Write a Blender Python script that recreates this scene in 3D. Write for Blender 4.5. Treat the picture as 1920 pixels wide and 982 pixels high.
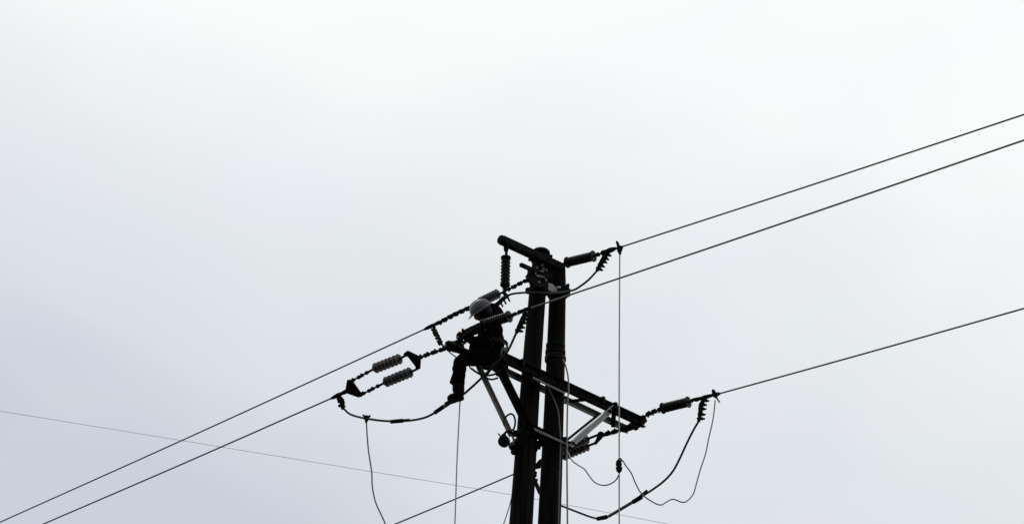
import bpy, bmesh, math, random
from mathutils import Vector as V, Matrix
random.seed(7)
R = math.radians
sc = bpy.context.scene
for o in list(bpy.data.objects): bpy.data.objects.remove(o)

# ---------------------------------------------------------------- camera
cd = bpy.data.cameras.new('camera'); cam = bpy.data.objects.new('camera', cd)
sc.collection.objects.link(cam); sc.camera = cam
cd.lens = 75; cd.sensor_width = 36; cd.clip_end = 6000; cd.clip_start = 0.1
EYE = V((0, 0, 1.6)); PITCH = R(30); ROLL = R(1.66); F = 4000.0
fwd = V((0, math.cos(PITCH), math.sin(PITCH)))
rt0 = V((1, 0, 0)); up0 = rt0.cross(fwd)
rt = rt0*math.cos(ROLL) + up0*math.sin(ROLL); upv = -rt0*math.sin(ROLL) + up0*math.cos(ROLL)
m = Matrix((rt, upv, -fwd)).transposed().to_4x4(); m.translation = EYE
cam.matrix_world = m

# ---------------------------------------------------------------- sky, sun, exposure
w = bpy.data.worlds.new('World'); sc.world = w; w.use_nodes = True
nt = w.node_tree; nt.nodes.clear(); N = nt.nodes.new; L = nt.links.new
out = N('ShaderNodeOutputWorld'); bg = N('ShaderNodeBackground'); bg.inputs[1].default_value = 0.1
L(bg.outputs[0], out.inputs[0])
sky = N('ShaderNodeTexSky'); sky.sky_type = 'NISHITA'; sky.sun_disc = False
SUN_EL, SUN_AZ = R(58), R(-18)
sky.sun_elevation = SUN_EL; sky.sun_rotation = SUN_AZ
tc = N('ShaderNodeTexCoord'); sep = N('ShaderNodeSeparateXYZ'); L(tc.outputs['Generated'], sep.inputs[0])
def mth(op, a, b=None, c=None):
    n = N('ShaderNodeMath'); n.operation = op
    for i, v in enumerate((a, b, c)):
        if v is None: continue
        if isinstance(v, (int, float)): n.inputs[i].default_value = v
        else: L(v, n.inputs[i])
    return n.outputs[0]
zt = mth('MULTIPLY_ADD', sep.outputs['Z'], 3.7, -1.33)              # low cloud .. high cloud
zc = N('ShaderNodeClamp'); L(zt, zc.inputs[0]); zc.inputs[1].default_value = -0.35; zc.inputs[2].default_value = 1.25
inv = mth('SUBTRACT', 1.1, zc.outputs[0])
xt = mth('MULTIPLY', mth('MULTIPLY', sep.outputs['X'], 1.55), inv)
no = N('ShaderNodeTexNoise'); no.inputs['Scale'].default_value = 3.2; no.inputs['Detail'].default_value = 3.5
no.inputs['Roughness'].default_value = 0.5; no.inputs['Distortion'].default_value = 0.25
mp = N('ShaderNodeMapping'); mp.inputs['Scale'].default_value = (1.0, 1.0, 2.1); mp.inputs['Location'].default_value = (3.3, 1.7, 0.4)
L(tc.outputs['Generated'], mp.inputs[0]); L(mp.outputs[0], no.inputs[0])
nz = mth('MULTIPLY_ADD', no.outputs[0], 0.85, -0.425)
t = mth('ADD', mth('ADD', zc.outputs[0], xt), nz)
cr = N('ShaderNodeValToRGB'); el = cr.color_ramp.elements
def lin(c): return tuple(((v/255)/12.92 if v <= 10 else (((v/255)+.055)/1.055)**2.4) for v in c) + (1,)
el[0].position = 0.0; el[0].color = lin((203, 209, 220))
el[1].position = 1.0; el[1].color = lin((255, 255, 255))
for p_, c_ in ((.2, (219, 224, 231)), (.42, (226, 230, 233)), (.62, (235, 238, 240)), (.82, (248, 250, 250))):
    e = el.new(p_); e.color = lin(c_)
L(mth('MULTIPLY_ADD', t, 0.86, 0.12), cr.inputs[0])
# second, cooler mottling of the cloud base
no2 = N('ShaderNodeTexNoise'); no2.inputs['Scale'].default_value = 9; no2.inputs['Detail'].default_value = 2
L(mp.outputs[0], no2.inputs[0])
tint = N('ShaderNodeValToRGB'); tint.color_ramp.elements[0].color = (.985, .985, 1.0, 1); tint.color_ramp.elements[1].color = (.99, 1.0, .99, 1)
tint.color_ramp.elements[0].position = .35; tint.color_ramp.elements[1].position = .65
L(no2.outputs[0], tint.inputs[0])
mu = N('ShaderNodeMix'); mu.data_type = 'RGBA'; mu.blend_type = 'MULTIPLY'; mu.inputs[0].default_value = 1
L(cr.outputs[0], mu.inputs[6]); L(tint.outputs[0], mu.inputs[7])
sca = N('ShaderNodeVectorMath'); sca.operation = 'SCALE'; 
bk = N('ShaderNodeMapRange'); bk.interpolation_type = 'SMOOTHSTEP'; bk.inputs[1].default_value = -.55; bk.inputs[2].default_value = .45   # unseen sky behind the camera dimmed, added to keep silhouettes dark
bk.inputs[3].default_value = 4.2; bk.inputs[4].default_value = 10.15
L(sep.outputs['Y'], bk.inputs[0]); L(bk.outputs[0], sca.inputs[3])
L(mu.outputs[2], sca.inputs[0])
mx = N('ShaderNodeMix'); mx.data_type = 'RGBA'; mx.inputs[0].default_value = 0.975   # thick overcast over the clear sky
L(sky.outputs[0], mx.inputs[6]); L(sca.outputs[0], mx.inputs[7]); L(mx.outputs[2], bg.inputs[0])

sl = bpy.data.lights.new('sun', 'SUN'); sl.energy = 0.6; sl.angle = R(15); sl.color = (1, .97, .93)
so = bpy.data.objects.new('sun', sl); sc.collection.objects.link(so)
sdir = V((math.cos(SUN_EL)*math.sin(SUN_AZ), math.cos(SUN_EL)*math.cos(SUN_AZ), math.sin(SUN_EL)))
so.rotation_euler = sdir.to_track_quat('Z', 'Y').to_euler(); so.location = (0, 0, 60)
vs = sc.view_settings; vs.view_transform = 'Standard'; vs.look = 'None'; vs.gamma = 1; vs.exposure = 0.0; vs.use_curve_mapping = False

# ---------------------------------------------------------------- materials
def mat(name, c1, c2, rough=.6, metal=0., scale=20, stretch=(1, 1, 1), bump=.15, spec=.5, detail=5, coat=0):
    m = bpy.data.materials.new(name); m.use_nodes = True
    n = m.node_tree; b = n.nodes['Principled BSDF']
    tcn = n.nodes.new('ShaderNodeTexCoord'); mpn = n.nodes.new('ShaderNodeMapping'); mpn.inputs['Scale'].default_value = stretch
    nn = n.nodes.new('ShaderNodeTexNoise'); nn.inputs['Scale'].default_value = scale; nn.inputs['Detail'].default_value = detail
    rp = n.nodes.new('ShaderNodeValToRGB'); rp.color_ramp.elements[0].position = .32; rp.color_ramp.elements[1].position = .7
    rp.color_ramp.elements[0].color = (*c1, 1); rp.color_ramp.elements[1].color = (*c2, 1)
    n.links.new(tcn.outputs['Object'], mpn.inputs[0]); n.links.new(mpn.outputs[0], nn.inputs[0])
    n.links.new(nn.outputs[0], rp.inputs[0]); n.links.new(rp.outputs[0], b.inputs['Base Color'])
    rr = n.nodes.new('ShaderNodeMapRange'); rr.inputs[3].default_value = max(0, rough-.12); rr.inputs[4].default_value = min(1, rough+.12)
    n.links.new(nn.outputs[0], rr.inputs[0]); n.links.new(rr.outputs[0], b.inputs['Roughness'])
    bp = n.nodes.new('ShaderNodeBump'); bp.inputs['Strength'].default_value = bump; bp.inputs['Distance'].default_value = .01
    n.links.new(nn.outputs[0], bp.inputs['Height']); n.links.new(bp.outputs[0], b.inputs['Normal'])
    b.inputs['Metallic'].default_value = metal; b.inputs['Specular IOR Level'].default_value = spec
    b.inputs['Coat Weight'].default_value = coat
    return m
M = dict(
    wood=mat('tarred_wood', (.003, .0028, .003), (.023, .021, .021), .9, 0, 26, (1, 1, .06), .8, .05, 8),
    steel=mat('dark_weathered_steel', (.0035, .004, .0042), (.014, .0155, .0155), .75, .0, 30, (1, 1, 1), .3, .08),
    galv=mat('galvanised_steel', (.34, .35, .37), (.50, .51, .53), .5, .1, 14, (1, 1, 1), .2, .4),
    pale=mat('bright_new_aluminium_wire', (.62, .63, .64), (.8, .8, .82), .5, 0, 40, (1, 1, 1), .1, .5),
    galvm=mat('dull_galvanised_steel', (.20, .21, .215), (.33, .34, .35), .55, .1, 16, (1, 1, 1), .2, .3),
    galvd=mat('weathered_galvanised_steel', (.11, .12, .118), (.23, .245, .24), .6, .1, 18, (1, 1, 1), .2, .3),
    porc=mat('brown_porcelain', (.006, .004, .0038), (.016, .011, .010), .5, 0, 8, (1, 1, 1), .03, .15),
    porcl=mat('grey_insulator_rubber', (.10, .10, .105), (.22, .22, .23), .55, 0, 12, (1, 1, 1), .05, .3),
    cable=mat('weathered_aluminium_cable', (.15, .155, .16), (.26, .265, .27), .6, .1, 60, (1, 1, 1), .2, .3),
    blackc=mat('black_cable_sheath', (.008, .009, .01), (.02, .021, .023), .6, 0, 40, (1, 1, 1), .1, .25),
    rope=mat('grey_rope', (.5, .5, .5), (.7, .7, .7), .9, 0, 90, (1, 1, 1), .3, .1),
    lead=mat('clear_sheathed_lead', (.26, .265, .265), (.42, .425, .42), .5, 0, 50, (1, 1, 1), .1, .3),
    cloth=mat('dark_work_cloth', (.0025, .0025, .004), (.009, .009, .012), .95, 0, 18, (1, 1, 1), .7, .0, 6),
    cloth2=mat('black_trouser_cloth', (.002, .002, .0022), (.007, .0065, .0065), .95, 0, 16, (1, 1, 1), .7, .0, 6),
    glove=mat('dark_work_glove', (.01, .009, .008), (.03, .026, .022), .85, 0, 30, (1, 1, 1), .4, .15),
    leather=mat('black_boot_leather', (.002, .002, .002), (.006, .006, .006), .7, 0, 25, (1, 1, 1), .3, .05),
    rubber=mat('rubber_sole', (.006, .006, .006), (.014, .014, .014), .8, 0, 40, (1, 1, 1), .3, .2),
    web=mat('harness_webbing', (.006, .006, .006), (.025, .025, .022), .85, 0, 60, (1, 1, 1), .3, .15),
    skin=mat('skin', (.16, .085, .055), (.24, .13, .09), .6, 0, 20, (1, 1, 1), .05, .35),
    hair=mat('black_hair', (.004, .004, .004), (.012, .011, .01), .6, 0, 90, (1, 1, .2), .5, .2),
    helm=mat('grey_blue_helmet_shell', (.07, .075, .11), (.14, .145, .19), .45, 0, 7, (1, 1, 1), .03, .5, 4, .2),
    ground=mat('field_ground', (.030, .036, .018), (.085, .075, .045), .95, 0, .35, (1, 1, 1), .6, .1, 12),
)

# ---------------------------------------------------------------- geometry helpers
def AZ(a): return V((math.sin(R(a)), math.cos(R(a)), 0))
def ray(px, py): return (fwd + rt*((px-960)/F) - upv*((py-491)/F)).normalized()
def hit(px, py, pl):                     # where the line of sight meets a plane (point, normal)
    d = ray(px, py); return EYE + d*((pl[0]-EYE).dot(pl[1])/d.dot(pl[1]))
def vpl(p, az): return (p.copy(), AZ(az+90))          # upright plane through p running along azimuth az
def YP(px, py, Y): return hit(px, py, (V((0, Y, 0)), V((0, 1, 0))))
ARM, LEFT, RIGHT = 46.0, -45.0, 127.0

def lathe(bm, p0, p1, prof, n=16, cap=True):
    """prof: (t 0..1, radius in metres) revolved round p0-p1"""
    ax = (p1-p0); q = ax.normalized().to_track_quat('Z', 'X'); u = q @ V((1, 0, 0)); v = q @ V((0, 1, 0))
    rings = []
    for tt, r in prof:
        c = p0+ax*tt
        rings.append([bm.verts.new(c+(u*math.cos(2*math.pi*i/n)+v*math.sin(2*math.pi*i/n))*r) for i in range(n)])
    for a, b in zip(rings, rings[1:]):
        for i in range(n): bm.faces.new((a[i], a[(i+1) % n], b[(i+1) % n], b[i]))
    if cap: bm.faces.new(rings[0][::-1]); bm.faces.new(rings[-1])
    return bm
def cyl(bm, p0, p1, r, n=12): return lathe(bm, p0, p1, [(0, r*.85), (.04, r), (.96, r), (1, r*.85)], n)
def smooth(pts, k=6):
    if len(pts) < 3: return pts
    P = [pts[0]*2-pts[1]]+list(pts)+[pts[-1]*2-pts[-2]]; o = []
    for i in range(1, len(P)-2):
        for j in range(k):
            t = j/k; a, b, c, d = P[i-1:i+3]
            o.append(.5*((2*b)+(c-a)*t+(2*a-5*b+4*c-d)*t*t+(3*b-a-3*c+d)*t**3))
    o.append(P[-2]); return o
def tube(bm, pts, r, n=8, sm=True, k=6):
    if sm: pts = smooth(pts, k)
    rr = r if callable(r) else (lambda t: r)
    T = (pts[1]-pts[0]).normalized(); u = T.orthogonal().normalized(); rings = []
    for i, p in enumerate(pts):
        T = (pts[min(i+1, len(pts)-1)]-pts[max(i-1, 0)]).normalized()
        u = (u-T*u.dot(T)).normalized(); v = T.cross(u); q = rr(i/(len(pts)-1))
        rings.append([bm.verts.new(p+(u*math.cos(2*math.pi*j/n)+v*math.sin(2*math.pi*j/n))*q) for j in range(n)])
    for a, b in zip(rings, rings[1:]):
        for j in range(n): bm.faces.new((a[j], a[(j+1) % n], b[(j+1) % n], b[j]))
    bm.faces.new(rings[0][::-1]); bm.faces.new(rings[-1]); return bm
def prism(bm, pts, nrm, th):
    nrm = nrm.normalized(); a = [bm.verts.new(p-nrm*th/2) for p in pts]; b = [bm.verts.new(p+nrm*th/2) for p in pts]
    n = len(pts); bm.faces.new(a); bm.faces.new(b[::-1])
    for i in range(n): bm.faces.new((a[i], b[i], b[(i+1) % n], a[(i+1) % n]))
    return bm
def beam(bm, A, B, side, sect):
    """sect: closed outline of (s, h): s along 'side', h upward, swept from A to B"""
    d = (B-A).normalized(); s = (side-d*side.dot(d)).normalized(); u = s.cross(d)
    if u.z < 0: u = -u
    a = [bm.verts.new(A+s*x+u*y) for x, y in sect]; b = [bm.verts.new(B+s*x+u*y) for x, y in sect]
    n = len(sect); bm.faces.new(a[::-1]); bm.faces.new(b)
    for i in range(n): bm.faces.new((a[i], a[(i+1) % n], b[(i+1) % n], b[i]))
    return bm
def channel(h, f, t, g=0): return [(g, -h/2), (g+f, -h/2), (g+f, -h/2+t), (g+t, -h/2+t), (g+t, h/2-t), (g+f, h/2-t), (g+f, h/2), (g, h/2)]
def angle(h, f, t): return [(0, -h/2), (t, -h/2), (t, h/2-t), (f, h/2-t), (f, h/2), (0, h/2)]
def box(bm, c, x, y, z):                                            # half-extent vectors
    vs_ = [bm.verts.new(c+x*i+y*j+z*k) for i in (-1, 1) for j in (-1, 1) for k in (-1, 1)]
    for f in ((0, 1, 3, 2), (4, 6, 7, 5), (0, 4, 5, 1), (2, 3, 7, 6), (0, 2, 6, 4), (1, 5, 7, 3)): bm.faces.new([vs_[i] for i in f])
    return bm
def B(): return bmesh.new()

ORG = {}
SPLIT = {'bolt', 'band_bolt', 'clamp_strap', 'spacer_plate', 'end_bracket', 'gusset_plate', 'spacer_bolt', 'side_bracket', 'lanyard', 'harness_strap'}
def pieces(bm):
    seen, isl = set(), []
    for v in bm.verts:
        if v in seen: continue
        st, c = [v], []; seen.add(v)
        while st:
            a = st.pop(); c.append(a)
            for e in a.link_edges:
                b = e.other_vert(a)
                if b not in seen: seen.add(b); st.append(b)
        lo = V([min(x.co[i] for x in c) for i in range(3)]); hi = V([max(x.co[i] for x in c) for i in range(3)])
        isl.append([set(c), lo, hi])
    done = False
    while not done:
        done = True
        for i in range(len(isl)):
            for j in range(i+1, len(isl)):
                a, b = isl[i], isl[j]
                if all(a[1][k] <= b[2][k]+.004 and b[1][k] <= a[2][k]+.004 for k in range(3)):
                    a[0] |= b[0]; a[1] = V([min(a[1][k], b[1][k]) for k in range(3)]); a[2] = V([max(a[2][k], b[2][k]) for k in range(3)])
                    isl.pop(j); done = False; break
            if not done: break
    return [x[0] for x in isl]
def build(name, bm, m, parent=None, **kw):
    if name in SPLIT:
        g = pieces(bm)
        if len(g) > 1:
            out = None
            bm.verts.index_update(); ids = [{v.index for v in x} for x in g]
            for x in ids:
                c = bm.copy(); c.verts.ensure_lookup_table()
                bmesh.ops.delete(c, geom=[v for v in c.verts if v.index not in x], context='VERTS')
                out = build1(name, c, m, parent, **kw)
            return out
    return build1(name, bm, m, parent, **kw)
def build1(name, bm, m, parent=None, org=None, label=None, cat=None, group=None, kind=None, shade=True, bevel=0):
    bmesh.ops.recalc_face_normals(bm, faces=bm.faces)
    if parent is not None: g = ORG[parent.name]
    else: g = org if org is not None else V((0, 0, 0))
    bmesh.ops.translate(bm, vec=-g, verts=bm.verts)
    me = bpy.data.meshes.new(name); bm.to_mesh(me); bm.free(); me.materials.append(M[m] if isinstance(m, str) else m)
    o = bpy.data.objects.new(name, me); sc.collection.objects.link(o); ORG[o.name] = g
    if parent is not None: o.parent = parent
    else: o.location = g
    if shade:
        for p in me.polygons: p.use_smooth = True
        me.set_sharp_from_angle(angle=R(38))
    if bevel:
        b = o.modifiers.new('bevel', 'BEVEL'); b.width = bevel; b.segments = 1; b.limit_method = 'ANGLE'
    for k_, v_ in (('label', label), ('category', cat), ('group', group), ('kind', kind)):
        if v_: o[k_] = v_
    return o
def thing(name, loc, label, cat, group=None):
    o = bpy.data.objects.new(name, None); o.empty_display_size = .2; sc.collection.objects.link(o); o.location = loc; ORG[o.name] = loc.copy()
    o['label'] = label; o['category'] = cat
    if group: o['group'] = group
    return o

# ---------------------------------------------------------------- ground
bm = B(); bmesh.ops.create_grid(bm, x_segments=40, y_segments=40, size=2500)
for v in bm.verts: v.co.z = 0 if v.co.length < 200 else random.uniform(-1.0, .3)
build('ground', bm, 'ground', kind='structure', shade=False)

# ---------------------------------------------------------------- twin pole structure
YL, YR = 21.55, 21.78
def lpx(y): return 1014+(976-1014)*(y-475)/507.
def rpx(y): return 1047+(1030-1047)*(y-500)/482.
def LPp(y): return YP(lpx(y), y, YL)
def RPp(y): return YP(rpx(y), y, YR)
def ext_ground(a, b): return a+(b-a)*(a.z/(a.z-b.z))
Ltop, Rtop = LPp(473), RPp(499)
Lbot, Rbot = ext_ground(Ltop, LPp(982)), ext_ground(Rtop, RPp(982))
P = thing('twin_utility_pole', (Lbot+Rbot)/2, 'tall twin black round poles joined by steel crossarms and braces', 'utility pole')
def pole(a, b):
    bm = B(); n = 28; K = 60; rings = []
    ax = b-a; q = ax.normalized().to_track_quat('Z', 'X'); u = q @ V((1, 0, 0)); v = q @ V((0, 1, 0)); ph = random.uniform(0, 6)
    for i in range(K+1):
        tt = i/K; r = .093+.0105*tt*ax.length
        if i == 0: r *= .9
        c = a+ax*tt+u*.006*math.sin(tt*17+ph)
        rings.append([bm.verts.new(c+(u*math.cos(2*math.pi*j/n)+v*math.sin(2*math.pi*j/n))*(r*(1+.012*math.sin(j*2.1+tt*5+ph)+random.uniform(-.006, .006)))) for j in range(n)])
    for x, y in zip(rings, rings[1:]):
        for j in range(n): bm.faces.new((x[j], x[(j+1) % n], y[(j+1) % n], y[j]))
    bm.faces.new(rings[0][::-1]); bm.faces.new(rings[-1]); return bm
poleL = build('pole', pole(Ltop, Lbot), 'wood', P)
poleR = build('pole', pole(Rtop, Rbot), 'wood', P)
def band(fn, y, h, parent, ro=.014, m='steel', bolts=True):
    c = fn(y); ax = (fn(y)-fn(y+20)).normalized(); r = .093+.0105*((fn(475)-c).length)+ro
    bm = B(); lathe(bm, c-ax*h/2, c+ax*h/2, [(0, r*.9), (0, r), (1, r), (1, r*.9)], 24)
    o = build('pole_band', bm, m, parent)
    if bolts:
        bb = B()
        for s in (-1, 1):
            p = c+V((s*(r+.012), -.03, 0)); box(bb, p, V((.02, 0, 0)), V((0, .03, 0)), ax*h*.45)
            cyl(bb, p+V((s*.004, -.075, 0)), p+V((s*.004, .055, 0)), .009, 8)
            cyl(bb, p+V((s*.004, -.062, 0)), p+V((s*.004, -.042, 0)), .018, 6)
        build('bolt', bb, 'steel', o)
    return o
band(LPp, 486, .07, poleL); band(LPp, 513, .06, poleL, .012, 'galvd'); band(LPp, 527, .05, poleL, .018, 'galvd'); band(LPp, 546, .06, poleL, .012, 'steel', False)
band(RPp, 540, .05, poleR, .006, 'steel'); band(RPp, 550, .08, poleR, .02)
band(RPp, 649, .04, poleR, .006, 'steel', False); band(RPp, 661, .05, poleR, .010, 'steel', False)
band(LPp, 815, .06, poleL, .010); band(LPp, 838, .05, poleL, .010); band(RPp, 826, .06, poleR, .008)
# wrapping of rope on the right pole
bm = B(); pts = []
for i in range(70):
    a = i*.42; y = 668+i*.13; c = RPp(y); r = .118+.004*math.sin(i*1.3)
    pts.append(c+V((math.cos(a)*r, math.sin(a)*r, .004*math.sin(i*2.2))))
tube(bm, pts, .007, 6, False)
build('rope_wrap', bm, 'blackc', poleR)
# pole cap plates
bm = B(); lathe(bm, Ltop+V((0, 0, -.03)), Ltop+V((0, 0, .035)), [(0, .1), (.05, .108), (.5, .108), (.8, .09), (1, .05)], 20); build('pole_cap', bm, 'steel', poleL)

# planes for the arms: in front of and behind the poles
nrm = AZ(ARM+90)                                   # towards the camera side
top_pl = (Ltop + nrm*.16, nrm); main_c = LPp(700); front = (main_c+nrm*.17, nrm); rear = (main_c-nrm*.17, nrm)
low_c = LPp(800); lowf = (low_c+nrm*.18, nrm)
def arm(name, p0, p1, pl, sect, m, cap=False):
    bm = B(); A, C = hit(*p0, pl), hit(*p1, pl); C.z = C.z*1.0
    beam(bm, A, C, nrm, sect); return build(name, bm, m, P, shade=False, bevel=.003), A, C
# top arm: box beam with rounded end
bm = B(); A0, A1 = hit(941, 450, top_pl), hit(1055, 503, top_pl)
beam(bm, A0, A1, nrm, [(-.038, -.046), (.038, -.046), (.043, -.042), (.043, .042), (.038, .046), (-.038, .046), (-.043, .042), (-.043, -.042)])
topa = build('top_crossarm', bm, 'steel', P, shade=False)
bm = B(); d = (A1-A0).normalized(); lathe(bm, A0-d*.03, A0+d*.03, [(0, .040), (.12, .055), (1, .055)], 18); build('end_cap', bm, 'steel', topa)
bm = B()
for px, py in ((1000, 478), (1022, 489), (1040, 497)):
    c = hit(px, py, top_pl)+nrm*.045; cyl(bm, c-nrm*.01, c+nrm*.03, .014, 6)
build('bolt', bm, 'steel', topa)
# small stub bar and gusset plates at the top
bm = B(); beam(bm, hit(976, 496, top_pl), hit(1003, 508, top_pl), nrm, [(-.02, -.02), (.02, -.02), (.02, .02), (-.02, .02)]); build('stub_bar', bm, 'steel', P)
bm = B(); gp = (Ltop+nrm*.135, nrm)
prism(bm, [hit(*p, gp) for p in ((1003, 484), (1022, 487), (1044, 497), (1046, 506), (1036, 512), (1028, 524), (1027, 540), (1000, 536), (996, 528), (985, 519), (992, 508), (1000, 500))], nrm, .012); gus = build('gusset_plate', bm, 'steel', P)
bm = B()
for px, py in ((1004, 503), (1014, 498), (1022, 508), (1008, 530), (1021, 526), (1001, 514)):
    c = hit(px, py, gp); cyl(bm, c, c+nrm*.028, .017, 6)
build('bolt', bm, 'galvd', gus)
bm = B()
for pts in (((1006, 519), (1022, 521), (1019, 518), (1006, 515)), ((1010, 508), (1018, 511), (1021, 504), (1016, 501), (1018, 506))):
    prism(bm, [hit(*p, (gp[0]+nrm*.02, nrm)) for p in pts], nrm, .014)
build('clamp_strap', bm, 'galvd', gus)
bm = B(); sp = (RPp(540)+nrm*.11, nrm)
prism(bm, [hit(*p, sp) for p in ((1025, 531), (1035, 533), (1043, 541), (1044, 549), (1038, 549), (1027, 543))], nrm, .02)
prism(bm, [hit(*p, sp) for p in ((1045, 536), (1055, 538), (1055, 542), (1045, 540))], nrm, .02)
prism(bm, [hit(*p, sp) for p in ((1045, 546), (1053, 548), (1053, 550), (1045, 549))], nrm, .02)
build('spacer_plate', bm, 'galv', P)
bm = B()
for px, py, s in ((1059, 543, 9), (1060, 551, 8), (1063, 549, 5), (990, 545, 6)):
    c = YP(px, py, 21.6); lathe(bm, c-V((0, .04, 0)), c+V((0, .04, 0)), [(0, s/230), (.2, s/165), (.8, s/165), (1, s/230)], 6)
build('band_bolt', bm, 'steel', P)

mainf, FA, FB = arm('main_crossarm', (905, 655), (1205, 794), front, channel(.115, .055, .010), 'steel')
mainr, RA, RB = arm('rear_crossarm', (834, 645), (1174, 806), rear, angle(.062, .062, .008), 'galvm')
bm = B()
for px in (955, 975, 1010, 1045, 1085, 1127, 1150, 1170):
    c = hit(px, 655+.4633*(px-905), front); cyl(bm, c-nrm*.02+V((0, 0, 0)), c+nrm*.045, .014, 6)
for px in (976, 1127, 1150):
    c = hit(px, 655+.4633*(px-905), front)+nrm*.03; cyl(bm, c, c+V((0, 0, .086)), .030, 6)
build('bolt', bm, 'steel', mainf)
# paler strip added as the highlight along the foot of the main arm
bm = B(); beam(bm, hit(992, 706, front)+nrm*.058, hit(1052, 735, front)+nrm*.058, nrm, [(0, -.045), (.008, -.045), (.008, -.018), (0, -.018)]); build('lit_edge_strip', bm, 'galvd', mainf, shade=False)
lowa, _, _ = arm('lower_crossarm', (975, 793), (1077, 841), lowf, channel(.07, .05, .008), 'steel')
bm = B(); beam(bm, hit(986, 798, lowf)+nrm*.052, hit(1062, 833, lowf)+nrm*.052, nrm, [(0, -.045), (.008, -.045), (.008, -.014), (0, -.014)]); build('lit_edge_strip', bm, 'galvd', lowa, shade=False)  # lighter strip standing in for light on the lower edge of this arm
bm = B()
for px, py in ((985, 797), (1006, 807), (1032, 819), (1060, 832)):
    c = hit(px, py, lowf); cyl(bm, c, c+nrm*.075, .015, 6)
build('bolt', bm, 'steel', lowa)
def brace(p0, p1, pl, off, h, m, label=None):
    bm = B(); q = (pl[0]+nrm*off, pl[1]); A, C = hit(*p0, q), hit(*p1, q)
    d = (C-A).normalized(); beam(bm, A, C, nrm, angle(h, h*.8, .007))
    bb = B()
    o = build('brace', bm, m, P, shade=False, bevel=.002, label=label)
    for e in (A+d*.05, C-d*.05): cyl(bb, e-nrm*.015, e+nrm*.03, .013, 6)
    build('bolt', bb, 'steel', o); return o
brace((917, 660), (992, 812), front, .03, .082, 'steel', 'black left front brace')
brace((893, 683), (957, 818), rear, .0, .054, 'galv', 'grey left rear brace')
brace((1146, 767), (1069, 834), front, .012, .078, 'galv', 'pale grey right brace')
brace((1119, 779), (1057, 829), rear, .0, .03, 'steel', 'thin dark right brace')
# rungs tying the front and rear arms
def tie(pf, pr, h, m):
    bm = B(); A, C = hit(*pf, front), hit(*pr, rear); beam(bm, A, C, AZ(ARM), [(-h/2, -h/2), (h/2, -h/2), (h/2, h/2), (-h/2, h/2)]); build('tie_plate', bm, m, P, shade=False)
tie((1009, 716), (968, 706), .05, 'steel'); tie((1107, 748), (1062, 752), .03, 'steel'); tie((1151, 772), (1150, 797), .05, 'steel'); tie((1198, 796), (1168, 806), .05, 'steel')
tie((912, 662), (866, 662), .045, 'steel')
bm = B(); fr = (front[0]+nrm*.0, nrm)
prism(bm, [hit(*p, rear) for p in ((1051, 743), (1064, 748), (1066, 757), (1053, 755))], nrm, .03); build('gusset_plate', bm, 'galv', P)
# end brackets that take the strings
bm = B()
prism(bm, [hit(*p, front) for p in ((1186, 781), (1206, 779), (1211, 790), (1203, 799), (1196, 797), (1194, 806), (1184, 798))], nrm, .05)
cyl(bm, hit(1197, 790, front)-nrm*.06, hit(1197, 790, front)+nrm*.06, .022, 8)
build('end_bracket', bm, 'steel', P)
bm = B()
prism(bm, [hit(*p, rear) for p in ((1164, 796), (1177, 803), (1176, 812), (1167, 806))], nrm, .02)
prism(bm, [hit(*p, rear) for p in ((838, 640), (860, 640), (868, 650), (866, 662), (846, 657), (834, 652))], nrm, .05)
build('end_bracket', bm, 'steel', P)
bm = B(); cyl(bm, LPp(822)+V((.08, -.02, 0)), RPp(822)+V((-.05, 0, .02)), .012, 8); cyl(bm, LPp(812)+V((.08, -.02, 0)), RPp(806)+V((-.05, 0, .02)), .010, 8)
for p in ((1012, 812), (1016, 825), (1014, 820)): c = YP(*p, 21.62); lathe(bm, c-V((.02, .02, 0)), c+V((.02, .02, 0)), [(0, .02), (.2, .03), (.8, .03), (1, .02)], 6)
prism(bm, [YP(*p, 21.62) for p in ((1003, 826), (1018, 829), (1020, 836), (1004, 833))], V((0, 1, 0)), .05)
build('spacer_bolt', bm, 'steel', P)
# earth cable clipped to the right pole face
bm = B(); tube(bm, [YP(*p, 21.60) for p in ((1023, 700), (1026, 718), (1031, 731), (1040, 752), (1046, 768), (1049, 793), (1051, 830), (1049, 900), (1047, 982), (1044, 1100))]+[YP(1040, 1300, 21.5)], .008, 8)
build('pole_cable', bm, 'cable', poleR)
# bracket on the left of the pole low down
bm = B(); c = LPp(840)+V((-.10, -.03, 0))
for px, py, s in ((962, 836, 8), (965, 846, 7), (968, 829, 7)): c = YP(px, py, 21.5); lathe(bm, c-V((.02, .03, .01)), c+V((.02, .03, .01)), [(0, s/280), (.25, s/160), (.75, s/160), (1, s/280)], 8)
build('side_bracket', bm, 'steel', P)

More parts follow.
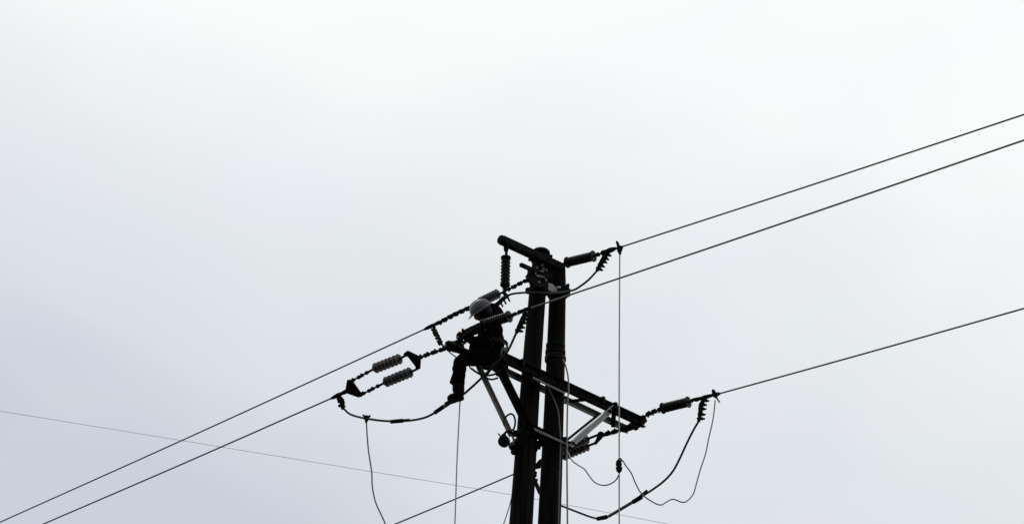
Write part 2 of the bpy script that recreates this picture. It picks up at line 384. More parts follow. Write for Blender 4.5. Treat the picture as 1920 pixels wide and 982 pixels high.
# ---------------------------------------------------------------- insulators and line hardware
def px2m(p): return p/165.
def lath_on(bm, a, b, pl, prof, n=14): return lathe(bm, hit(*a, pl), hit(*b, pl), prof, n)
def shed_profile(ns, r, core, th=.35, end=.03, alt=1.0):
    pr = [(0, core*1.25), (end, core*1.25), (end, core)]
    for i in range(ns):
        a = end+(1-2*end)*(i+.12)/ns; b = end+(1-2*end)*(i+.12+th)/ns; c = (a+b)/2
        q = r*(alt if i % 2 else 1); pr += [(a, core), (c-.0015, q*.97), (c+.0015, q), (b, core)]
    return pr+[(1-end, core), (1-end, core*1.25), (1, core*1.25)]
def insulator(a, b, pl, parent, r=.056, dense=True, m=None):
    bm = B()
    if not dense: build('insulator_core', lath_on(B(), a, b, pl, [(0, .030), (.03, .030), (.03, .028), (.97, .028), (.97, .030), (1, .030)], 12), 'porc', parent)
    if dense: lath_on(bm, a, b, pl, shed_profile(11, r*1.06, r*.97, .8), 20)
    else: lath_on(bm, a, b, pl, shed_profile(13, r*1.04, .026, .16, .03, .66), 20)
    return build('insulator', bm, m or ('porc' if dense else 'porcl'), parent)
def links(pts, pl, parent, r=.026, n=3, name='link'):
    """linked clevis and eye fittings along a pixel path; each fitting a mesh of its own"""
    P3 = [hit(*p, pl) for p in pts]
    for a, b in zip(P3, P3[1:]):
        bm = B(); L_ = (b-a).length; d = (b-a).normalized()
        lathe(bm, a-d*.004, b+d*.004, [(0, r*.5), (.1, r), (.3, r*1.05), (.38, r*.5), (.58, r*.45), (.66, r*.9), (.9, r*.95), (1, r*.5)], 8)
        s = pl[1]
        cyl(bm, a+d*L_*.2-s*r*1.2, a+d*L_*.2+s*r*1.2, r*.5, 6)
        u = d.cross(s); cyl(bm, a+d*L_*.78-u*r*.9, a+d*L_*.78+u*r*1.35, r*.42, 6)
        build(name, bm, 'steel', parent)
def rod(a, b, pl, parent, r=.012): build('rod', tube(B(), [hit(*a, pl), hit(*b, pl)], r, 8, False), 'steel', parent)
def clamp(body, tail, pl, parent, r=.03, rt_=.026, bolts=5, side=1, bl=.085):
    """strain clamp: long body on the conductor, bolted tail bending down to the jumper"""
    bm = B(); a, b = hit(*body[0], pl), hit(*body[1], pl)
    lathe(bm, a, b, [(0, r*.5), (.12, r), (.35, r*.75), (.55, r), (.8, r*.8), (1, r*.4)], 10)
    T = [hit(*p, pl) for p in tail]
    tube(bm, T, lambda t: rt_*(.75+.35*math.sin(min(1, t*1.1)*math.pi)), 8)
    o = build('strain_clamp', bm, 'steel', parent)
    ts = smooth(T, 8); d = (T[-1]-T[0]).normalized(); q = d.cross(pl[1]).normalized()
    qi = q if (q.dot(rt) > 0) == (side > 0) else -q
    for i in range(bolts):
        c = ts[int((i+.9)/(bolts+.5)*(len(ts)-1))]; bb = B()
        cyl(bb, c-qi*rt_*1.25, c+qi*(rt_+bl*.6), .0125, 6); cyl(bb, c+qi*rt_*1.05, c+qi*(rt_*1.05+.02), .020, 6)
        build('clamp_bolt', bb, 'steel', o)
    return o
G = 'insulator strings at the ends of the line wires'
# --- top phase, right
ELt = hit(1052, 496, (Rtop+nrm*.02, nrm)); plB = vpl(ELt, RIGHT)
s = thing('insulator_string', ELt, 'short dark insulator string reaching right from the top of the poles', 'insulator', G)
links([(1045, 497), (1058, 494)], plB, s, .016)
insulator((1063, 492), (1113, 480), plB, s)
rod((1056, 494), (1066, 491), plB, s, .014); rod((1111, 481), (1122, 477), plB, s, .014)
links([(1119, 478), (1132, 473), (1143, 470)], plB, s, .026)
clamp(((1127, 475), (1156, 465)), ((1140, 472), (1133, 483), (1126, 495), (1119, 508)), plB, s, .033, .028, 5)
# --- top phase, left
ETL = hit(992, 524, (LPp(524)-nrm*.02, nrm)); plBL = vpl(ETL, LEFT)
s = thing('insulator_string', ETL, 'long chain of beads with grey insulator running behind the pale grey helmet', 'insulator', G)
links([(1000, 520), (986, 526), (975, 531), (964, 537), (952, 543)], plBL, s, .024)
rod((955, 541), (938, 550), plBL, s, .012)
insulator((934, 550), (899, 567), plBL, s, .058, False)
rod((938, 550), (930, 553), plBL, s, .018); rod((901, 566), (884, 575), plBL, s, .014)
links([(888, 573), (877, 578), (866, 583), (855, 588), (845, 593), (834, 599), (824, 605)], plBL, s, .028)
clamp(((826, 603), (794, 618)), ((812, 611), (817, 622), (823, 634), (829, 646)), plBL, s, .026, .02, 6, -1, .04)
# --- left phase
EL = hit(850, 648, rear); plA = vpl(EL, RIGHT)
s = thing('insulator_string', EL, 'dark insulator string stretched across the chest of the sitting lineman', 'insulator', G)
links([(842, 652), (860, 640), (876, 628), (890, 618), (906, 609)], plA, s, .034)
insulator((906, 609), (955, 593), plA, s, .055)
links([(953, 594), (964, 589), (974, 585), (984, 581)], plA, s, .022)
clamp(((970, 586), (997, 576)), ((986, 584), (981, 597), (975, 610), (968, 624)), plA, s, .024, .028, 5)
sL = AZ(LEFT); hd = AZ(ARM); tilt = (hd*.187-V((0, 0, 1))*.137).normalized()
plD = (EL.copy(), sL.cross(tilt).normalized())
s = thing('double_insulator_string', EL, 'pair of ribbed grey insulators between two black yoke plates, left of the lineman', 'insulator', G)
links([(846, 650), (829, 655), (814, 660), (800, 665), (787, 670)], plD, s, .026)
def yoke(pts, pl, parent):
    bm = prism(B(), [hit(*p, pl) for p in pts], pl[1], .022); o = build('yoke_plate', bm, 'steel', parent, shade=False, bevel=.004); return o
yoke([(764, 657), (785, 667), (789, 673), (788, 691), (780, 693), (779, 686), (765, 668), (758, 667), (757, 662)], plD, s)
yoke([(651, 712), (661, 711), (664, 718), (676, 735), (681, 735), (679, 743), (672, 744), (652, 737), (648, 730)], plD, s)
rod((764, 664), (750, 672), plD, s, .014); rod((783, 691), (768, 698), plD, s, .014)
insulator((750, 672), (701, 691), plD, s, .060, False); insulator((770, 697), (721, 717), plD, s, .060, False)
rod((703, 690), (687, 699), plD, s, .014); rod((723, 716), (708, 724), plD, s, .014)
links([(690, 697), (676, 705), (659, 714)], plD, s, .022); links([(711, 722), (696, 730), (678, 739)], plD, s, .022)
clamp(((652, 732), (620, 747)), ((638, 744), (641, 753), (643, 766)), plD, s, .028, .03, 3, -1, .02)
# --- right phase
ER = hit(1197, 790, front); plC = vpl(ER, RIGHT); plCL = vpl(ER, LEFT)
s = thing('insulator_string', ER, 'dark insulator string pulled right from the end of the main crossarm', 'insulator', G)
links([(1194, 792), (1205, 783), (1216, 775), (1226, 771), (1238, 767)], plC, s, .030)
insulator((1242, 765), (1291, 753), plC, s)
links([(1289, 754), (1300, 749), (1311, 747)], plC, s, .022)
clamp(((1300, 750), (1341, 739)), ((1322, 746), (1315, 758), (1313, 774), (1310, 790)), plC, s, .026, .026, 5)
plG = (ER.copy(), sL.cross((hd*.16-V((0, 0, 1))*.10).normalized()).normalized())
s = thing('double_insulator_string', ER, 'pair of ribbed grey insulators running back behind the poles below the main crossarm', 'insulator', G)
links([(1196, 794), (1180, 799), (1166, 804), (1152, 809), (1140, 812), (1129, 815)], plG, s, .030)
yoke([(1127, 808), (1132, 815), (1130, 820), (1118, 833), (1113, 831), (1120, 817), (1121, 810)], plG, s)
rod((1128, 812), (1100, 823), plG, s, .015); rod((1116, 830), (1100, 836), plG, s, .015)
insulator((1102, 822), (1054, 843), plG, s, .055, False); insulator((1102, 836), (1054, 856), plG, s, .055, False)
rod((1056, 842), (1020, 857), plG, s, .014); rod((1056, 855), (1012, 874), plG, s, .014)
yoke([(1010, 862), (1020, 856), (1023, 861), (1013, 877), (1001, 879), (1000, 874)], plG, s)
clamp(((1003, 874), (962, 889)), ((1001, 880), (999, 890), (1003, 903)), plG, s, .03, .026, 3, 1, .02)
# --- post insulator hanging from the top arm
tp = hit(947, 463, top_pl); dn = hit(947, 545, vpl(tp, 90)); plP = vpl(tp, 90)
s = thing('post_insulator', tp, 'black ribbed insulator hanging upright from the left end of the top crossarm', 'insulator')
rod((950, 458), (949, 484), plP, s, .016)
bm = B(); lath_on(bm, (949, 461), (949, 474), plP, [(0, .03), (.6, .028), (1, .012)], 10); build('clevis', bm, 'steel', s)
bm = B(); lath_on(bm, (948.5, 482), (947, 535), plP, shed_profile(8, .056, .046, .7), 20); build('insulator', bm, 'porc', s)
links([(947, 532), (947, 543), (946, 552)], plP, s, .024)

# ---------------------------------------------------------------- line wires
def wire(name, pts3, r, m, label, cat, group=None, n=8, k=4):
    bm = B(); tube(bm, pts3, r, n, True, k); return build(name, bm, m, None, org=pts3[0], label=label, cat=cat, group=group)
def span(p0, p1, pl, far, **kw):
    a, b = hit(*p0, pl), hit(*p1, pl); d = (b-a); L_ = d.length; d.normalize(); dh = V((d.x, d.y, 0)).normalized()
    mid = (a+b)/2-V((0, 0, .0016*L_)); pts = [a, mid, b]
    for i in range(1, 9): pts.append(b+d*(far*i/8)+V((0, 0, .0009*(far*i/8)**2)))
    return wire('line_wire', pts, .0096, 'cable', kw['label'], 'wire', 'line wires leaving the poles')
span((798, 616), (0, 978), plBL, 25, label='upper of the two wires descending to the lower left corner')
span((624, 745), (80, 982), (plD[0], AZ(LEFT+90)), 25, label='wire descending left from the double grey insulators')
span((964, 888), (740, 982), plCL, 30, label='short length of wire leaving left from behind the left pole')
span((1152, 467), (1920, 215), plB, 14, label='highest wire rising to the right from the pole top')
span((984, 581), (1920, 263), plA, 14, label='second highest wire rising right, crossing the poles below the top')
span((1336, 741), (1920, 578), plC, 14, label='lowest wire rising right from beyond the main crossarm end')
wire('line_wire', [YP(*p, 55) for p in ((-300, 722), (0, 770), (450, 843), (700, 884), (960, 927), (1250, 981), (1600, 1050))], .0066, 'pale', 'faint distant wire sloping down behind the left pole', 'wire')

# jumpers
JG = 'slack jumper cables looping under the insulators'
jpl = lambda p, x0, l, r_: hit(*p, l if p[0] < x0 else r_)
ja = [(643, 764), (655, 775), (672, 781), (687, 784), (715, 788), (745, 789), (775, 787), (800, 781), (822, 769), (842, 756), (866, 741), (886, 724), (905, 706), (928, 683), (950, 661), (968, 624)]
plAL = vpl(EL, LEFT)
dlt = hit(643, 764, plD)-hit(643, 764, plAL)
J = thing('jumper_cable', hit(643, 764, plAL), 'jumper cable drooping under the boot of the lineman', 'cable', JG)
pa = [jpl(p, 850, plAL, plA) for p in ja]
pa[0] = hit(643, 764, plD); pa[1] = (hit(*ja[1], plD)*2+pa[1])/3; pa[2] = (hit(*ja[2], plD)+pa[2]*2)/3
build('cable', tube(B(), pa, .013, 8), 'blackc', J)
def sleeve(a, b, pl, parent, r, m='steel'):
    build('sleeve', lathe(B(), hit(*a, pl), hit(*b, pl), [(0, r*.4), (.08, r), (.3, r*.95), (.5, r), (.92, r), (1, r*.4)], 10), m, parent)
sleeve((732, 790), (757, 788), plAL, J, .024); sleeve((755, 788), (768, 787), plAL, J, .018); sleeve((814, 774), (834, 760), plAL, J, .024); sleeve((832, 763), (845, 754), plAL, J, .018, 'galvd')
jb = [(829, 646, 22.35), (845, 656, 22.2), (875, 640, 21.9), (908, 602, 21.6), (930, 575, 21.3), (941, 563, 21.1), (948, 556, 20.97), (960, 551, 20.95), (975, 549, 20.97), (995, 548, 21.05), (1030, 549, 21.2), (1062, 546, 21.45), (1077, 543, 21.5), (1090, 535, 21.48), (1104, 524, 21.44), (1119, 508, hit(1119, 508, plB).y)]
jb[0] = (829, 646, hit(829, 646, plBL).y)
J = thing('jumper_cable', YP(*jb[0]), 'jumper cable bent under the hanging post insulator and past the pole top', 'cable', JG)
build('cable', tube(B(), [YP(*p) for p in jb], .0125, 8), 'blackc', J)
q = vpl(YP(941, 563, 21.05), 90)
bm = B(); tube(bm, [hit(*p, q) for p in ((926, 576), (935, 568), (942, 561), (952, 553))], .026, 8)
cb = build('cable_clamp', bm, 'steel', J)
for i, p in enumerate(((931, 572), (938, 566), (944, 561), (951, 556))):
    c = hit(*p, q); cyl(bm := B(), c-V((.01, 0, -.03)), c+V((.03, 0, -.06)), .011, 6); build('clamp_bolt', bm, 'steel', cb)
jc = [(1001, 898), (1007, 910), (1014, 923), (1030, 938), (1052, 947), (1085, 960), (1110, 969), (1128, 972), (1142, 967), (1170, 951), (1200, 932), (1225, 916), (1246, 900), (1262, 882), (1275, 858), (1287, 832), (1299, 808), (1310, 789)]
J = thing('jumper_cable', hit(*jc[0], plCL), 'thick jumper cable looping low from behind the right pole up to the right', 'cable', JG)
pc = [jpl(p, 1197, plCL, plC) for p in jc]
pc[0] = hit(*jc[0], plG)
build('cable', tube(B(), pc, .0125, 8), 'blackc', J)
sleeve((1001, 897), (1014, 926), plCL, J, .026); sleeve((1119, 972), (1139, 968), plCL, J, .026); sleeve((1138, 969), (1192, 937), plCL, J, .019, 'galvd'); sleeve((1186, 941), (1204, 930), plCL, J, .027); sleeve((1198, 931), (1214, 918), plC, J, .014, 'steel')
# ---------------------------------------------------------------- earthing clamps and leads
GC = 'earthing clamps with thin leads'
def earth(pts_list, c, pl, label, jaws):
    o = thing('earthing_clamp', hit(*c, pl), label, 'clamp', GC)
    bm = B()
    for pts in pts_list: prism(bm, [hit(*p, pl) for p in pts], pl[1], .03)
    build('clamp_body', bm, 'steel', o, bevel=.003)
    for a, b, r in jaws:
        build('clamp_jaw', lathe(B(), hit(*a, pl), hit(*b, pl), [(0, r*.4), (.2, r), (.8, r*.9), (1, r*.3)], 8), 'steel', o)
    return o
earth([((1157, 457), (1162, 461), (1168, 461), (1166, 468), (1162, 476), (1158, 472))], (1162, 464), plB, 'pointed clamp on the highest wire above the long plumb rope', (((1156, 452), (1162, 466), .018), ((1160, 464), (1163, 478), .02)))
earth([((1336, 735), (1343, 734), (1347, 740), (1341, 746), (1335, 742))], (1341, 739), plC, 'cross shaped clamp at the right end of the lowest insulator', (((1336, 730), (1342, 741), .022), ((1341, 741), (1350, 755), .010), ((1346, 735), (1350, 740), .014)))
earth([((683, 779), (690, 778), (692, 783), (688, 789), (683, 786))], (687, 783), plAL, 'spiked clamp on the jumper cable left of the boot', (((680, 777), (690, 785), .013), ((695, 778), (684, 786), .013), ((686, 783), (687, 793), .016)))
def down(p, z=.3):
    out, st, h = [], .05, p.z
    while h-st > z: h -= st; out.append(V((p.x, p.y, h))); st *= 1.6
    return out+[V((p.x, p.y, z))]
pr = hit(1162, 474, plB); YB = pr.y
wire('plumb_rope', [pr, YP(1161, 700, YB), YP(1161, 860, YB), YP(1161, 982, YB)]+down(YP(1161, 982, YB)), .0078, 'rope', 'straight pale rope hanging plumb from the highest wire clamp', 'rope', 'thin ropes hanging from the poles')
# coupling on the plumb rope
cpl = vpl(YP(1161, 873, YB), 90); s = thing('rope_coupling', YP(1161, 873, YB), 'small black coupling on the long plumb rope right of the poles', 'coupling')
bm = B(); lath_on(bm, (1160, 861), (1161, 886), cpl, [(0, .008), (.1, .028), (.4, .036), (.5, .024), (.6, .038), (.85, .03), (1, .01)], 12); build('coupling_body', bm, 'steel', s)
bm = B(); tube(bm, [hit(*p, cpl) for p in ((1158, 868), (1159, 862), (1163, 859), (1167, 864))], .009, 8); build('hook', bm, 'steel', s)
LG = 'thin earthing leads'
Yc = hit(1341, 739, plC).y
ld = [(1341, 750), (1339, 770), (1336, 790), (1328, 825), (1323, 850), (1313, 880), (1306, 905), (1300, 925), (1290, 937), (1280, 941), (1262, 935), (1250, 940), (1238, 946), (1220, 938), (1203, 925), (1192, 906), (1184, 887), (1174, 873), (1168, 863)]
wire('earthing_lead', [YP(*p, Yc+(YB-Yc)*i/(len(ld)-1)) for i, p in enumerate(ld)], .0075, 'lead', 'thin grey lead looping from the cross shaped clamp to the coupling', 'wire', LG)
ld = [(1066, 848), (1072, 862), (1085, 872), (1096, 879), (1106, 893), (1116, 904), (1130, 909), (1143, 907), (1155, 899), (1161, 888)]
wire('earthing_lead', [YP(*p, 22.3+(YB-22.3)*i/(len(ld)-1)) for i, p in enumerate(ld)], .0078, 'lead', 'thin grey lead sagging between the right pole and the coupling', 'wire', LG)
Yj = hit(687, 786, plAL).y
wire('earthing_lead', [YP(*p, Yj) for p in ((687, 790), (688, 810), (691, 845), (697, 885), (698, 910), (704, 940), (716, 967), (725, 990), (728, 1030))]+down(YP(728, 1030, Yj)), .0085, 'lead', 'wavy grey lead hanging from the spiked clamp left of the boot', 'wire', LG)
RG = 'thin ropes hanging from the poles'
wire('hanging_rope', [YP(*p, 20.75) for p in ((863, 745), (861, 780), (857, 860), (855, 920), (853, 982))]+down(YP(853, 982, 20.75)), .0072, 'rope', 'thin rope hanging straight down from the boot of the lineman', 'rope', RG)
wire('hanging_rope', [YP(*p, 21.62) for p in ((1055, 673), (1060, 684), (1065, 705), (1066, 730), (1064, 760), (1063, 850), (1064, 982))]+down(YP(1064, 982, 21.62)), .0092, 'lead', 'rope dropping close beside the right pole from its rope wrapping', 'rope', RG)
wire('hanging_rope', [YP(*p, 21.7) for p in ((964, 888), (962, 915), (956, 945), (944, 982), (938, 1000))]+down(YP(938, 1000, 21.7)), .006, 'rope', 'very thin rope hanging just left of the left pole low down', 'rope', RG)

# ---------------------------------------------------------------- pulley and rope ring below the left brace
pp = vpl(YP(945, 827, 21.35), 90)
s = thing('pulley_block', YP(945, 827, 21.35), 'small round black pulley hanging at the left of the left pole', 'pulley')
c = YP(945, 827, 21.35); ax = V((.35, -1, .1)).normalized()
build('sheave', lathe(B(), c-ax*.03, c+ax*.03, [(0, .045), (.1, .064), (.4, .068), (.5, .055), (.6, .068), (.9, .064), (1, .045)], 24), 'steel', s)
bm = B(); prism(bm, [hit(*p, pp) for p in ((940, 814), (948, 811), (952, 826), (944, 832))], V((0, 1, 0)), .016); build('side_plate', bm, 'steel', s)
bm = B(); tube(bm, [hit(*p, pp) for p in ((962, 812), (952, 808), (945, 813), (940, 818), (934, 812))], lambda t: .018*(1-.6*t), 8); build('hook', bm, 'steel', s)
bm = B(); tube(bm, [hit(*p, pp) for p in ((956, 834), (963, 830), (962, 820), (957, 813))], .012, 8); build('shackle', bm, 'galvd', s)
bm = B(); rp_ = vpl(YP(955, 793, 21.0), 90)
tube(bm, [hit(955+11*math.cos(a), 791+15*math.sin(a), rp_)+V((0, .03*math.sin(a*2), 0)) for a in [R(150+i*20) for i in range(15)]], .011, 8)
build('rope_ring', bm, 'blackc', None, org=YP(955, 793, 21.0), label='black loop of cable hooked over the grey rear brace', cat='rope')

# ---------------------------------------------------------------- the lineman
YW = 20.98
def W(px, py, d=0): return YP(px, py, YW+d)
def skin_bm(chains, lv=2):
    """chains: lists of (Vector, radius); points that coincide join up"""
    vs_, es, rs, key, root = [], [], [], {}, set()
    for ch in chains:
        prev = None
        for j, (p, r) in enumerate(ch):
            k_ = tuple(round(x, 4) for x in p)
            if k_ not in key:
                key[k_] = len(vs_); vs_.append(p); rs.append(r)
                if j == 0: root.add(key[k_])
            i = key[k_]
            if prev is not None: es.append((prev, i))
            prev = i
    me = bpy.data.meshes.new('tmp'); me.from_pydata([tuple(v) for v in vs_], es, []); 
    o = bpy.data.objects.new('tmp', me); sc.collection.objects.link(o)
    md = o.modifiers.new('s', 'SKIN'); md.use_smooth_shade = True; md.branch_smoothing = .6
    sv = me.skin_vertices[0].data if me.skin_vertices else None
    if sv is None:
        bpy.context.view_layer.objects.active = o; sv = me.skin_vertices[0].data
    for i, r in enumerate(rs):
        rr = r if isinstance(r, tuple) else (r, r); sv[i].radius = rr; sv[i].use_root = i in root
    sb = o.modifiers.new('b', 'SUBSURF'); sb.levels = lv; sb.render_levels = lv
    bpy.context.view_layer.update()
    dg = bpy.context.evaluated_depsgraph_get(); ev = o.evaluated_get(dg); m2 = bpy.data.meshes.new_from_object(ev)
    bm = bmesh.new(); bm.from_mesh(m2); bpy.data.objects.remove(o); return bm
LM = thing('person', W(915, 668), 'lineman in pale grey helmet and dark clothes sitting on the crossarm, leaning over his hands', 'person')
pel, spi, che, nb = W(918, 656, 0), W(919, 636, .0), W(922, 612, -.0), W(921, 602, 0)
upb = W(925, 599, .02)
nk, hc = W(916, 599, .05), W(904, 584, -.03)
shN, shF = W(925, 607, -.15), W(917, 605, .17)
elN, wrN, haN = W(896, 642, -.24), W(879, 635, -.12), W(870, 631, -.04)
elF, wrF, haF = W(893, 618, .22), W(876, 621, .12), W(867, 626, .08)
hpN, knN, anN, heN, toN = W(917, 667, -.13), W(862, 674, -.30), W(859, 733, -.28), W(862, 742, -.28), W(838, 749, -.29)
hpF, knF, anF, heF, toF = W(922, 665, .12), W(893, 676, .42), W(936, 688, .14), W(944, 690, .10), W(933, 700, -.02)
def hand(wr, ha, grip, s, body):
    """palm and five bent fingers closing towards 'grip'"""
    f = (ha-wr).normalized(); g = (grip-ha); g = (g-f*g.dot(f)).normalized(); a = f.cross(g).normalized()*s
    ch = []
    for i, ln in enumerate((.062, .070, .066, .052)):
        o_ = (i-1.5)*.020; b0 = ha+f*.015+a*o_; b1 = ha+f*.045+a*o_*1.1; b2 = b1+f*ln*.45+g*.014; b3 = b2+f*ln*.10+g*ln*.45; b4 = b3-f*ln*.18+g*ln*.30
        ch.append([(b0, .011), (b1, .0105), (b2, .0095), (b3, .009), (b4, .0075)])
    t0 = ha-f*.02+a*-.026; t1 = t0+a*-.026+g*.016+f*.01; t2 = t1+g*.026+f*.022; t3 = t2+g*.016+f*.014+a*.012
    ch.append([(t0, .014), (t1, .0125), (t2, .011), (t3, .009)])
    return ch
def limb(a, b, ra, rm, rb): return [(a, ra), (a.lerp(b, .35), rm), (b, rb)]
arms = lambda g: [[(che, (.12*g, .15*g)), (shN, .055*g), (shN.lerp(elN, .45), .052*g), (elN, .043*g), (elN.lerp(wrN, .4), .042*g), (wrN, .029*g)],
                  [(che, (.12*g, .15*g)), (shF, .055*g), (shF.lerp(elF, .45), .052*g), (elF, .043*g), (elF.lerp(wrF, .4), .042*g), (wrF, .029*g)]]
legs = lambda g: [[(pel, (.125*g, .15*g)), (hpN, .085*g), (hpN.lerp(knN, .5), .078*g), (knN, .060*g), (knN.lerp(anN, .3), .060*g), (knN.lerp(anN, .7), .048*g), (anN, .038*g)],
                  [(pel, (.125*g, .15*g)), (hpF, .085*g), (hpF.lerp(knF, .5), .075*g), (knF, .058*g), (knF.lerp(anF, .3), .056*g), (knF.lerp(anF, .7), .046*g), (anF, .038*g)]]
# body: one continuous figure with head, hands and feet
ch = [[(pel, (.1, .12)), (spi, (.095, .115)), (che, (.10, .125)), (nb, .05), (nk, .045), (W(911, 590, -.02), .06)]]
ch += [[(wrN, .029), (haN, (.024, .036))], [(wrF, .029), (haF, (.024, .036))], [(anN, .038), (heN, .036), (toN, .028)], [(anF, .038), (heF, .036), (toF, .028)]]
body = skin_bm(ch + arms(.95) + legs(.82))
fg = []
for (wr, ha, gr, s_) in ((wrN, haN, hit(864, 640, plA), 1), (wrF, haF, hit(868, 634, plA), -1)): fg += hand(wr, ha, gr, s_, None)
fb = skin_bm(fg, 1); tmp = bpy.data.meshes.new('t'); fb.to_mesh(tmp); fb.free(); body.from_mesh(tmp)
# head in its own frame: up axis, face axis
hup = V((-.62, -.48, .74)).normalized(); hface = V((-.62, .55, -.5)); hface = (hface-hup*hface.dot(hup)).normalized(); hs = hup.cross(hface)
hb = bmesh.new(); bmesh.ops.create_uvsphere(hb, u_segments=28, v_segments=20, radius=1)
def bump(p, c, r): return max(0, 1-((p-V(c)).length/r)**2)
for v in hb.verts:
    p = v.co.copy(); x, y, z = p                      # x side, y face, z up
    q = V((x*.078, y*.098, z*.118))
    if z < 0: q.x *= 1+z*.22; q.y *= 1+z*.10
    if y > .2 and z < -.2: q.y += .012*bump(p, (0, .75, -.75), .6)               # chin
    q.y += .026*bump(p, (0, .97, -.22), .26) + .010*bump(p, (0, 1, .05), .2)    # nose
    for s_ in (-1, 1):
        q.y -= .012*bump(p, (s_*.36, .9, .02), .26)                              # eye sockets
        q.y += .006*bump(p, (s_*.4, .85, .26), .25)                              # brow
        q.x += s_*.016*bump(p, (s_*1, -.02, -.08), .3)                           # ears
    q.y += .006*bump(p, (0, .9, -.52), .2)                                        # lips
    v.co = hc + hs*q.x + hface*q.y + hup*q.z
tmp2 = bpy.data.meshes.new('t2'); hb.to_mesh(tmp2); hb.free(); body.from_mesh(tmp2)
bo = build('body', body, 'skin', LM)
# clothes
jk = skin_bm([[(W(920, 668), (.16, .19)), (spi, (.165, .19)), (che, (.165, .19)), (upb, (.13, .15)), (nk, .085), (W(913, 592, -.02), .08)]] + arms(1.38))
for v in jk.verts:                                                                  # folds
    n_ = v.co; v.co = v.co + V((math.sin(n_.z*61+n_.x*23), math.sin(n_.x*57+n_.z*31), math.sin(n_.y*49+n_.x*40)))*.0055
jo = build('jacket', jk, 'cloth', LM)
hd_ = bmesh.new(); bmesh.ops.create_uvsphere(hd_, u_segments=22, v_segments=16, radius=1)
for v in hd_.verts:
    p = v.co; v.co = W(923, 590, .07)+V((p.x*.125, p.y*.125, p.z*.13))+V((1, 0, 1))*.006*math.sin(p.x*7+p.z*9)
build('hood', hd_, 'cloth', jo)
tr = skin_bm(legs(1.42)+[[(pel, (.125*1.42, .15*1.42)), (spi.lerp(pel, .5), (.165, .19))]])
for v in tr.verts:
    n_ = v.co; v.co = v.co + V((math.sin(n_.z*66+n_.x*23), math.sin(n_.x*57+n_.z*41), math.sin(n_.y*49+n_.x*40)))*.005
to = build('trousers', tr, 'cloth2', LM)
# flared hem on the hanging leg
bm = B(); lathe(bm, W(860, 700, -.29), W(857, 719, -.285), [(0, .066), (.5, .076), (.95, .084), (1, .076)], 16); build('trouser_hem', bm, 'cloth2', to)
def boot(an, he, to_, kn):
    up_ = (kn-an).normalized(); b = skin_bm([[(an+up_*.12, .078), (an, .074), (he, (.062, .066)), (he.lerp(to_, .55), (.058, .064)), (to_, (.042, .058))]])
    o = build('boot', b, 'leather', LM); f = (to_-he).normalized(); s_ = f.cross(up_).normalized(); dn_ = s_.cross(f).normalized()
    if dn_.dot(up_) > 0: dn_ = -dn_
    sb = B(); cs = []
    for t_, w_ in ((-.035, .028), (-.02, .042), (.02, .040), (.08, .045), (.15, .047), (.178, .034), (.19, .012)): cs.append((t_, w_))
    pts = [he+f*t_+s_*w_+dn_*.038 for t_, w_ in cs]+[he+f*t_-s_*w_+dn_*.038 for t_, w_ in cs[::-1]]
    prism(sb, pts, dn_, .018); build('sole', sb, 'rubber', o, bevel=.003)
boot(anN, heN, toN, knN); boot(anF, heF, toF, knF)
# gloves over the palms
for wr, ha, gr, s_ in ((wrN, haN, hit(864, 640, plA), 1), (wrF, haF, hit(868, 634, plA), -1)):
    g_ = skin_bm([[(wr.lerp(ha, -.5), .038), (wr, .036), (ha, (.028, .040))]]); t_ = bpy.data.meshes.new('t3')
    f_ = skin_bm([[(p, r*1.18) for p, r in c_] for c_ in hand(wr, ha, gr, s_, None)], 1); f_.to_mesh(t_); f_.free(); g_.from_mesh(t_)
    build('glove', g_, 'glove', LM)
# hair behind the rim
bm = bmesh.new(); bmesh.ops.create_uvsphere(bm, u_segments=20, v_segments=14, radius=1)
for v in bm.verts: p = v.co; v.co = hc-hface*.016+hup*.0-hup*.004+hs*p.x*.092+hface*p.y*.100+hup*p.z*.118
build('hair', bm, 'hair', LM)
# helmet: ribbed dome, brim and peak
H0 = hc+hup*.030
hl = bmesh.new(); n = 36; rings = []
for i in range(13):
    a = i/12*math.pi/2; z = math.sin(a)*.112; r = math.cos(a)**.85 if a < 1.56 else .02
    ring = []
    for j in range(n):
        th = 2*math.pi*j/n; rx, ry = .113*r, .130*r
        k_ = 1+.03*max(0, math.cos(th*1))**30*0
        zz = z+(.007*max(0, 1-abs(math.cos(th))*6) if i > 3 else 0)
        ring.append(hl.verts.new(H0+hs*math.cos(th)*rx+hface*math.sin(th)*ry+hup*zz))
    rings.append(ring)
for a, b in zip(rings, rings[1:]):
    for j in range(n): hl.faces.new((a[j], a[(j+1) % n], b[(j+1) % n], b[j]))
hl.faces.new(rings[-1]); ho = build('helmet', hl, 'helm', LM)
br = bmesh.new(); prof = ((1.0, .004), (1.02, .010), (1.10, -.002), (1.11, -.008), (1.0, -.004)); rr_ = []
for s_, z in prof:
    ring = []
    for j in range(n):
        th = 2*math.pi*j/n; pk = max(0, math.sin(th))**3*.28*(s_-1)/.1 if s_ > 1.05 else 0
        ring.append(br.verts.new(H0+hs*math.cos(th)*.113*s_+hface*math.sin(th)*.130*(s_+pk)+hup*(z-pk*.05)))
    rr_.append(ring)
for i in range(len(rr_)):
    a, b = rr_[i], rr_[(i+1) % len(rr_)]
    for j in range(n): br.faces.new((a[j], a[(j+1) % n], b[(j+1) % n], b[j]))
build('brim', br, 'helm', ho)
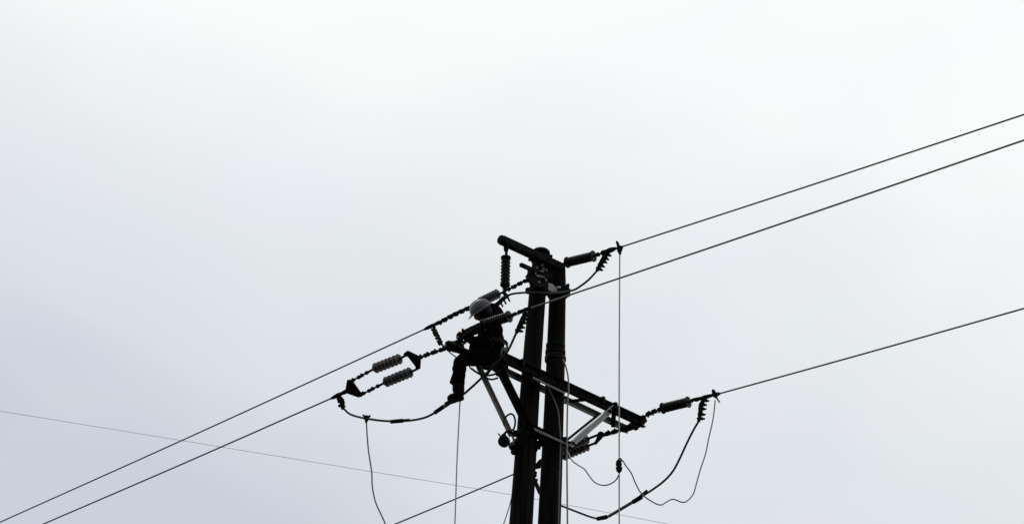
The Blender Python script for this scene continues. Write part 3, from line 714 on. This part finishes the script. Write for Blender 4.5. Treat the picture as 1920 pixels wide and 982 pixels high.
bm = B(); tube(bm, [H0+hs*.105-hface*.02, H0+hs*.092+hface*.01-hup*.09, H0+hface*.05-hup*.15, H0-hs*.092+hface*.01-hup*.09, H0-hs*.105-hface*.02], .005, 6); build('chin_strap', bm, 'web', ho)
# harness belt, tool pouch and straps
bm = B(); c0 = W(923, 648); pts = [c0+V((math.cos(a)*.172, math.sin(a)*.192, .012*math.sin(a))) for a in [2*math.pi*i/28 for i in range(29)]]
for i in range(28):
    a, b = pts[i], pts[i+1]; box(bm, (a+b)/2, (b-a)*.52, V((0, 0, .028)), ((a+b)/2-c0).normalized()*.005)
hn = build('harness_belt', bm, 'web', LM)
bm = B(); lathe(bm, W(893, 640, -.10), W(890, 672, -.16), [(0, .05), (.1, .07), (.5, .078), (.9, .07), (1, .04)], 12); build('tool_bag', bm, 'cloth2', hn)
bm = B(); box(bm, W(944, 663, -.05), V((.035, .01, 0)), V((0, .05, 0)), V((.01, 0, .06))); build('tool_pouch', bm, 'galvd', hn, bevel=.01)
bm = B(); lathe(bm, W(944, 658, -.12), W(953, 676, -.12), [(0, .012), (.2, .02), (.7, .02), (1, .008)], 8); build('tool_handle', bm, 'steel', hn)
bm = B(); tube(bm, [W(905, 615, -.17), W(915, 632, -.20), W(925, 648, -.20)], .010, 6); tube(bm, [W(932, 668, -.17), W(925, 682, -.12), W(908, 688, -.18)], .012, 6); build('harness_strap', bm, 'web', hn)
# lanyards looping below the seat
bm = B(); lp = [(883, 690), (893, 697), (905, 703), (918, 703), (930, 700), (940, 692)]
tube(bm, [W(*p, -.28) for p in lp], .012, 8); tube(bm, [W(*p, -.26) for p in ((905, 702), (912, 708), (922, 711), (934, 708))], .011, 8); tube(bm, [W(*p, -.27) for p in ((905, 704), (915, 700), (921, 692), (930, 684))], .009, 8)
tube(bm, [W(*p, -.2) for p in ((884, 692), (880, 685), (888, 676))], .007, 8)
build('lanyard', bm, 'web', hn)
bm = B(); tube(bm, [YP(*p, 20.95) for p in ((834, 652), (848, 664), (860, 671), (868, 666))], .0075, 8)
build('tag_line', bm, 'rope', None, org=YP(834, 652, 20.95), label='short thin cord looped from the rear crossarm tip to the knee', cat='rope')
